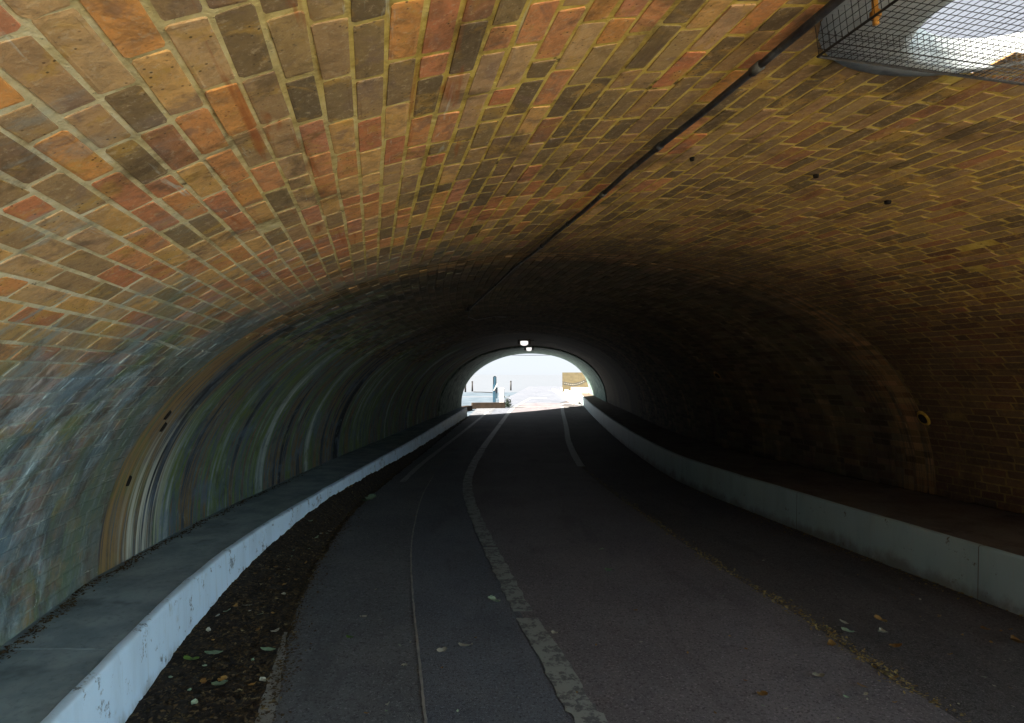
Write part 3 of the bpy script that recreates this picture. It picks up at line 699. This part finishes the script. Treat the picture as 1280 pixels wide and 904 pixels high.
# ------------------------------------------------------------------ conduit under the crown
con = empty('cable_conduit', (.9, 1.0, 2.5)); tag(con, 'black cable conduit clipped along the brick crown of the tunnel', 'conduit')
pts = []
for t_ in np.linspace(0, 1, 14):
    a = .3+t_*4.15; s = 1.06+.10*t_+.008*math.sin(t_*9); c = float(np.interp(s, ps, cl)); pts.append(near_pt(a, c, .024+.004*math.sin(t_*21)))
far_pts = []
for X, Y in ((.02, 5.0), (-.16, 6.0), (-.36, 7.0), (-.54, 7.85)):
    b = find_far(X, Y); far_pts.append(b[3]-np.array([0, 0, .045]))
allp = [Vector(p) for p in pts+far_pts]
o = tube('pipe', [p-con.location for p in allp], .0115, M['conduit'], con, 10)
for k in (2, 4, 6, 8, 10, 12, 15):
    p = allp[k]; d = (allp[min(k+1, len(allp)-1)]-allp[k-1]).normalized()
    tube('clip', [p-d*.022-con.location, p+d*.022-con.location], .0150, M['clip'] if k in (4, 8) else M['conduit'], con, 10)
e = allp[-1]
tube('end_cap', [e-con.location, e+Vector((-.05, .12, .0))-con.location], .03, M['conduit'], con, 8)
tube('loose_wire', [e+Vector((0, .03, -.02))-con.location, e+Vector((-.03, .1, -.10))-con.location, e+Vector((.06, .35, -.12))-con.location, e+Vector((.28, .9, -.02))-con.location, e+Vector((.45, 1.5, .03))-con.location], .004, M['clip'], con, 6)

# ------------------------------------------------------------------ wire mesh guard under the rooflight
def wire(name, pts, r, mat, parent):
    V, F = tube_geo([Vector(p)-parent.location for p in pts], r, 4); return link(name, mesh(name, V, F), mat, parent)
gz = 1.6+.845
gA, gN = Vector((A[0], A[1], 0)), Vector((N[0], N[1], 0))
corner = Vector((.815, 1.615, gz))                      # far left corner of the basket
guard = empty('mesh_guard', (1.3, 1.3, gz)); tag(guard, 'dark wire mesh basket hung under the bright roof opening', 'mesh guard')
GW, GL, GS = .98, .85, .0205
def roofz(p): return near_z(p.x, p.y)-.004
for k in range(int(GW/GS)+1):
    q = corner+gN*(k*GS); jt = random.uniform(-.002, .002)
    top = Vector((q.x, q.y, max(roofz(q), gz+.01)))+gA*.012
    wire('wire', [q-gA*GL, q+Vector((0, 0, jt)), top], .0011, M['wire'], guard)
for k in range(int(GL/GS)+1):
    q = corner-gA*(k*GS); top = Vector((q.x, q.y, max(roofz(q), gz+.01)))-gN*.012
    wire('wire', [top, q+Vector((0, 0, .0032)), q+gN*GW+Vector((0, 0, .0032))], .0011, M['wire'], guard)
for k in range(1, 4):
    z = Vector((0, 0, k*GS)); wire('wire', [corner-gA*GL+z-gN*.003, corner+z-gN*.003, corner+gN*GW+z+gA*.003], .0011, M['wire'], guard)
wire('frame_rod', [corner-gA*GL-gN*.002, corner-gN*.002+gA*.002, corner+gN*GW+gA*.002], .0042, M['wire'], guard)
rod = empty('hanger_rod', (.87, 1.46, 2.5)); tag(rod, 'rusty orange hanger rod beside the mesh basket', 'rod')
zt = near_z(.87, 1.46); tube('shaft', [(0, 0, zt-2.5+.01), (.002, 0, gz-2.5+.02), (.004, 0, gz-2.5-.005)], .0075, M['rust'], rod, 8)
tube('nut', [(.003, 0, gz-2.5+.012), (.003, 0, gz-2.5+.026)], .013, M['rust'], rod, 6)
def lamp(x, y, W, label):
    b = find_far(x, y)[3]; L = empty('ceiling_lamp', tuple(b)); tag(L, label, 'lamp', 'lamps at the far end of the tunnel')
    link('base', box(0, 0, -.02, W*.9, .16, .05, 0, .01), M['wire'], L); V, F = [], []; n = 16
    for k, (rr, z) in enumerate(((.75, -.045), (1.0, -.06), (1.0, -.10), (.85, -.145), (.45, -.17))):
        for q in range(n): a = 2*math.pi*q/n; V.append((rr*W/2*math.cos(a), rr*.11*math.sin(a), z))
    for i in range(4):
        for q in range(n): F.append((i*n+q, i*n+(q+1) % n, (i+1)*n+(q+1) % n, (i+1)*n+q))
    F.append(tuple(range(4*n, 5*n))); link('diffuser', mesh('diffuser', V, F, True), M['lamp'], L)
    for sx in (-1, 1): link('guard_arm', box(sx*W*.62, 0, -.07, .07, .10, .15, 0, .01), M['wire'], L)
    tube('cable', [(W*.5, 0, -.02), (W*1.2, .3, -.02), (W*1.5, 1.5, -.01)], .012, M['wire'], L, 6)
lamp(.335, 16.9, .23, 'glowing oval ceiling lamp, farther from the opening of the two')
lamp(.58, 20.9, .20, 'glowing oval ceiling lamp, nearest the far opening')

# ------------------------------------------------------------------ beyond the far opening
def low_wall(name, x0, y0, x1, y1, zb, zt, th, mat, label, cat='wall'):
    L = math.hypot(x1-x0, y1-y0); o = tag(link(name, box(0, 0, 0, L, th, zt-zb, 0, .012), mat), label, cat)
    o.location = ((x0+x1)/2, (y0+y1)/2, (zb+zt)/2); o.rotation_euler.z = math.atan2(y1-y0, x1-x0); return o
low_wall('low_wall', -2.6, 22.6, -1.75, 25.2, .0, .31, .25, M['brown_brick'], 'dark low wall at the left foot of the far opening')
low_wall('low_wall', -1.72, 26.0, -.32, 26.3, .0, .385, .32, M['brown_brick'], 'brown low wall with a white post on its end at the far opening')
def post(name, x, y, z0, z1, wd, dp, mat, label, cat):
    r = empty(name, (x, y, z0)); tag(r, label, cat)
    link('shaft', box(0, 0, (z1-z0)/2, wd, dp, z1-z0, 0, wd*.08), mat, r); link('cap', box(0, 0, z1-z0+.02, wd*1.12, dp*1.12, .04, 0, .008), mat, r); return r
post('white_post', -.44, 26.2, .385, .96, .20, .18, M['white_stone'], 'stout white post on the end of the brown low wall', 'post')
gp = empty('gate_post', (-.80, 27.5, .14)); tag(gp, 'slim blue gate post with a slanted pale brace outside the far opening', 'post')
link('shaft', box(0, 0, .50, .13, .12, 1.0, 0, .01), M['blue_post'], gp); link('paddle', box(.02, 0, 1.17, .15, .06, .42, 0, .03), M['blue_post'], gp)
o = link('brace', box(0, 0, 0, .04, .05, .36, 0, .005), M['white_stone'], gp); o.location = (.06, -.1, .88); o.rotation_euler.y = math.radians(28)
link('stay', box(.11, 0, .62, .07, .1, .5, 0, .01), M['blue_post'], gp)
tag(tube('hand_rail', [(-1.75, 27.6, .80), (-1.3, 27.6, .79), (-.88, 27.6, .77)], .018, M['wire'], None, 6), 'thin dark rail running to the blue gate post', 'rail')
sh = []
for k in range(240):
    p = Vector((random.gauss(0, .07), random.gauss(0, .1), abs(random.gauss(.12, .14)))); d = Vector((random.uniform(-1, 1), random.uniform(-1, 1), random.uniform(-.5, 1))).normalized()*.05
    e2 = d.cross(Vector((random.random(), random.random(), random.random()))).normalized()*.025; sh.append((p-d, p+e2, p+d, p-e2))
V = [v for q in sh for v in q]; F = [(4*i, 4*i+1, 4*i+2, 4*i+3) for i in range(len(sh))]
bush = empty('small_shrub', (-.20, 26.9, float(g(27)))); tag(bush, 'small dark shrub beside the white post', 'shrub')
link('foliage', mesh('foliage', V, F), M['shrub'], bush); tube('stem', [(0, 0, -.01), (.01, 0, .2)], .012, M['brown_brick'], bush, 6)
def kerb(name, p0, p1, wd, h, label):
    r = empty(name, (p0[0], p0[1], float(g(p0[1])))); tag(r, label, 'kerb', 'pair of white kerbs')
    n = 9; d = Vector((p1[0]-p0[0], p1[1]-p0[1], 0)); L = d.length/n; d.normalize(); ang = math.atan2(d.y, d.x)
    for k in range(n):
        o = link('kerbstone', box(0, 0, h/2-.02, L-.012, wd, h+.04, 0, .015), M['white_stone'], r); o.location = d*(L*(k+.5)); o.rotation_euler.z = ang
    return r
kerb('stone_kerb', (3.04, 29.2), (3.55, 52), .30, .17, 'left of two white stone kerbs running out past the far opening')
kerb('stone_kerb', (3.62, 32.5), (4.3, 52), .26, .24, 'right of two white stone kerbs running out past the far opening')
# raised verge and yellow-brown wall with scrawl outside on the right
V = [(4.2, 33.6, .60), (4.6, 55, .66), (30, 55, .7), (30, 33.2, .62), (4.2, 33.6, .1), (4.6, 55, .1)]
tag(link('raised_verge', mesh('raised_verge', V, [(0, 3, 2, 1), (0, 1, 5, 4)]), M['white_stone']), kind='structure')
ywall = low_wall('scrawled_wall', 3.86, 46, 8.5, 43.5, .3, 1.74, .3, M['yellow_wall'], 'yellow brown wall with looping dark scrawl on the right beyond the far opening')
V = []; nst = 30
for q in (0, .16):
    for i in range(nst):
        f = i/(nst-1); x = -2.62+f*2.0; z = -.02-.28*math.sin(f*math.pi*.62+.5)+.62*max(0, f-.45)**1.3+q*.9
        V += [(x, -.158, z), (x, -.158, z+.05)]
F = [(2*i+b, 2*i+2+b, 2*i+3+b, 2*i+1+b) for b in (0, 2*nst) for i in range(nst-1)]
link('scrawl', mesh('scrawl', V, F), M['ink'], ywall)
V = []
for i in range(11):
    f = .1+i*.075; x = -2.62+f*2.0; z = -.02-.28*math.sin(f*math.pi*.62+.5)+.62*max(0, f-.45)**1.3+.10; V += [(x-.04, -.157, z-.03), (x+.04, -.157, z-.02), (x+.03, -.157, z+.035), (x-.03, -.157, z+.03)]
link('scrawl_letters', mesh('scrawl_letters', V, [(4*i, 4*i+1, 4*i+2, 4*i+3) for i in range(11)]), M['ink_pale'], ywall)
tag(tube('overhead_cable', [(-9, 41, 3.05), (-3, 41, 2.92), (1, 41, 2.88), (5, 41, 2.91), (11, 41, 3.03)], .018, M['wire'], None, 6), 'thin dark cable strung across the top of the far opening', 'cable')
for x, y, lab in ((-3.6, 47, 'leftmost dark bollard on the pale ground beyond the far opening'), (-3.2, 49, 'dark bollard second from the left beyond the far opening'), (-.1, 52, 'lone dark bollard right of the blue gate post beyond the far opening')):
    b = empty('bollard', (x, y, .22)); tag(b, lab, 'bollard', 'bollards beyond the far opening')
    tube('shaft', [(0, 0, 0), (0, 0, .75)], .06, M['wire'], b, 8, [.07, .055]); tube('cap', [(0, 0, .75), (0, 0, .79), (0, 0, .83)], .06, M['wire'], b, 8, [.075, .075, .03])

# unseen building added behind the camera to bounce sunlight into the tunnel
bld = empty('bounce_building', (9.5, -8, 0)); tag(bld, 'unseen pale blue building added to bounce light into the near mouth of the tunnel', 'building')
link('wall', box(2, 0, 4, 4, 22, 8, 0, .02), M['blue_bounce_render'], bld)
for k in range(4):
    for q in range(2):
        f = link('window', box(-.01, -7.5+5*k, 2.0+3.2*q, .08, 1.1, 1.4, 0, .01), M['white_stone'], bld); link('pane', box(-.06, -7.5+5*k, 2.0+3.2*q, .03, .9, 1.2), M['ink'], f)

# ------------------------------------------------------------------ fallen leaves and litter
def leaf_mesh(L, W, curl, lobes=0):
    V, F = [], []; n = 7
    for i in range(n):
        f = i/(n-1); wd = W*math.sin(math.pi*min(1, f*.92+.04))**.8*(1+(.35*math.sin(f*math.pi*lobes) if lobes else 0)); z = curl*L*(4*(f-.5)**2)*.5+random.uniform(0, .1)*W
        V += [(-L/2+L*f, -wd/2, z+curl*W*.5), (-L/2+L*f, random.uniform(-.05, .05)*W, z), (-L/2+L*f, wd/2, z+curl*W*.5*random.uniform(.3, 1.4))]
    for i in range(n-1):
        for k in range(2): q = i*3+k; F.append((q, q+1, q+4, q+3))
    return mesh('leaf', V, F, True)
def surf_z(x, y):
    xs = float(np.interp(y, _sy, _sr)); xl = float(np.interp(y, _sy, _sl))
    if xl < x < xs: return float(g(y))+soilz(x, y)+.012
    return float(g(y))+.012
variants = [leaf_mesh(1, .62, .18, 0), leaf_mesh(1, .8, .25, 3), leaf_mesh(1, .45, .12, 0), leaf_mesh(1, .7, .35, 2)]
def leaf(px, py, size, mat, label, group=None, z=0.0):
    for _ in range(4): Y = 760*(1.6-z)/(py-468); X = (px-640)/760*Y; z = surf_z(X, Y)
    v = random.choice(variants); key = (v.name, mat)
    if key not in leaf.cache:
        m2 = v.copy(); m2.materials.append(M[mat]); leaf.cache[key] = m2
    o = link('fallen_leaf', leaf.cache[key]); o.location = (X, Y, z); o.scale = (size, size, size); o.rotation_euler = (random.uniform(-.25, .25), random.uniform(-.25, .25), random.uniform(0, 6.3))
    tag(o, label, 'leaf', group); return o
leaf.cache = {}
named = [(267, 815, .10, 'leaf_green', 'large pale green curled leaf on the soil by the white ledge'),
         (238, 826, .08, 'leaf_fresh', 'fresh bright green leaf on the soil beside the large pale leaf'),
         (335, 812, .085, 'leaf_green', 'pale green leaf on the soil near the tarmac edge'),
         (275, 857, .075, 'leaf_green', 'pale green leaf with a brown one beside it, nearest the camera on the soil'),
         (278, 850, .05, 'leaf_brown', 'orange brown leaf touching the nearest pale green leaf on the soil'),
         (290, 742, .07, 'leaf_fresh', 'dark green leaf at the very foot of the white ledge face'),
         (309, 757, .06, 'leaf_cream', 'cream folded leaf in the middle of the soil strip'),
         (272, 770, .06, 'leaf_cream', 'pale torn leaf on the soil close under the ledge'),
         (344, 790, .055, 'leaf_cream', 'cream leaf scrap at the tarmac edge of the soil'),
         (617, 752, .10, 'leaf_green', 'green leaf lying against the worn centre line'),
         (752, 687, .11, 'leaf_green', 'pale green leaf alone on the red tarmac, farther of two'),
         (761, 714, .08, 'leaf_green', 'pale green leaf alone on the red tarmac, nearer of two'),
         (582, 808, .10, 'leaf_cream', 'pale crushed leaf smear on the blue tarmac left of the line'),
         (553, 814, .06, 'leaf_cream', 'small pale leaf scrap beside the crushed leaf smear'),
         (454, 772, .05, 'leaf_cream', 'white leaf scrap on the tarmac left of the long crack'),
         (437, 797, .05, 'leaf_fresh', 'small green leaf on the tarmac left of the long crack'),
         (505, 833, .045, 'leaf_cream', 'white speck of leaf just left of the long crack'),
         (693, 792, .045, 'leaf_cream', 'small white leaf scrap right of the centre line'),
         (1060, 790, .10, 'leaf_green', 'pale green leaf cluster on the dark verge'),
         (1040, 806, .08, 'leaf_brown', 'golden leaf lying on the line of debris'),
         (1100, 776, .08, 'leaf_brown', 'brown curled leaf on the dark verge'),
         (1232, 787, .11, 'leaf_brown', 'orange brown leaf under the grey ledge face'),
         (1270, 803, .10, 'leaf_brown', 'red brown leaf at the far right of the verge'),
         (1120, 808, .07, 'leaf_brown', 'small orange leaf on the verge'),
         (1055, 778, .06, 'leaf_cream', 'tiny white scrap on the verge'),
         (1103, 791, .07, 'leaf_cream', 'thin white stalk on the verge'),
         (1024, 846, .06, 'leaf_cream', 'cream leaf on the red tarmac near the debris line'),
         (1078, 858, .07, 'leaf_brown', 'yellow leaf on the red tarmac near the debris line'),
         (953, 869, .055, 'leaf_brown', 'golden leaf on the red tarmac in the foreground'),
         (794, 763, .05, 'leaf_brown', 'orange leaf on the red tarmac in mid path'),
         (463, 624, .16, 'leaf_green', 'pale green leaf at the far edge of the soil, farther of two'),
         (458, 627, .12, 'leaf_green', 'pale green leaf at the far edge of the soil, nearer of two')]
for a in named: leaf(*a)
for k in range(60):
    px, py = random.choice([(random.uniform(400, 1150), random.uniform(640, 900)), (random.uniform(930, 1270), random.uniform(690, 890))])
    leaf(px, py, random.uniform(.014, .030), random.choice(['leaf_cream', 'leaf_green', 'leaf_brown', 'leaf_brown']), 'tiny scrap of fallen leaf scattered on the tarmac', 'leaf scraps on the tarmac')
for k in range(60):
    f = random.random(); y = random.uniform(2.7, 7.5); x = float(np.interp(y, _sy, _sl))*(1-f)+float(np.interp(y, _sy, _sr))*f
    py = 468+760*1.5/y; px = 640+760*x/y
    leaf(px, py, random.uniform(.02, .05), random.choice(['leaf_cream', 'leaf_green', 'leaf_brown', 'leaf_brown']), 'small scrap of fallen leaf scattered on the soil', 'leaf scraps on the soil')

def scatter(name, spots, mat, label, smin, smax):
    V, F = [], []
    for (x, y, z) in spots:
        s = random.uniform(smin, smax); a = random.uniform(0, 6.3); u = Vector((math.cos(a), math.sin(a), random.uniform(-.35, .35)))*s; v = Vector((-math.sin(a), math.cos(a), random.uniform(-.5, .5)))*s*random.uniform(.3, .7)
        p = Vector((x, y, z+s*.4)); k = len(V); V += [p-u-v*.5, p+u*.1-v, p+u, p+v*.9]; F.append((k, k+1, k+2, k+3))
    return tag(link(name, mesh(name, V, F), mat), label, kind='stuff')
sp = []
for k in range(2600):
    sp.append(random.triangular(2.6, 11, 3.2))
dy = np.array(sp); dxs = at_y(DEBRIS, dy)
dens = [mnoise.noise(Vector((y*2.2, 0, 0)))*.5+.5 for y in dy]
spots = [(x+random.gauss(.03, .035*(.4+d)), y, float(g(y))) for x, y, d in zip(dxs, dy, dens) if random.random() < d**1.3*1.6]
ry = np.array([random.triangular(3.5, 12, 5) for _ in range(900)]); rx = at_y(LEDGE_R, ry)
spots += [(x-abs(random.gauss(.02, .07)), y, float(g(y))-.008) for x, y in zip(rx, ry)]
scatter('leaf_litter', spots, M['litter'], 'thin trail of crumbled leaf litter along the tarmac joint and ledge foot', .004, .016)
spots = []
for k in range(15000):
    y = random.triangular(2.4, 12, 2.9); f = random.random()**.8; xl, xr = float(np.interp(y, _sy, _sl)), float(np.interp(y, _sy, _sr)); x = xl+(xr-xl+.06)*f
    spots.append((x, y, surf_z(min(x, xr-.005), y)-.010))
for k in range(900):
    y = random.triangular(2.4, 9, 2.9); spots.append((float(np.interp(y, _sy, _sr))+.02+abs(random.gauss(0, .06)), y, float(g(y))+.006))
scatter('soil_crumbs', spots, M['soil_litter'], 'loose crumbs and dead twigs over the dark soil strip', .004, .015)
spots = []
wy = np.array([random.triangular(1.5, 9, 3) for _ in range(2200)]); wx = at_y(back_l, wy)
spots += [(x+.03+abs(random.gauss(0, .035))+(.05*mnoise.noise(Vector((y*3, 0, 0)))), y, float(g(y))+.37*float(np.interp(y, [3.5, 6.5], [1, .88]))+.002) for x, y in zip(wx, wy)]
scatter('ledge_dirt', spots, M['soil_litter'], 'dark crumbs of dirt gathered where the left ledge meets the wall', .004, .014)
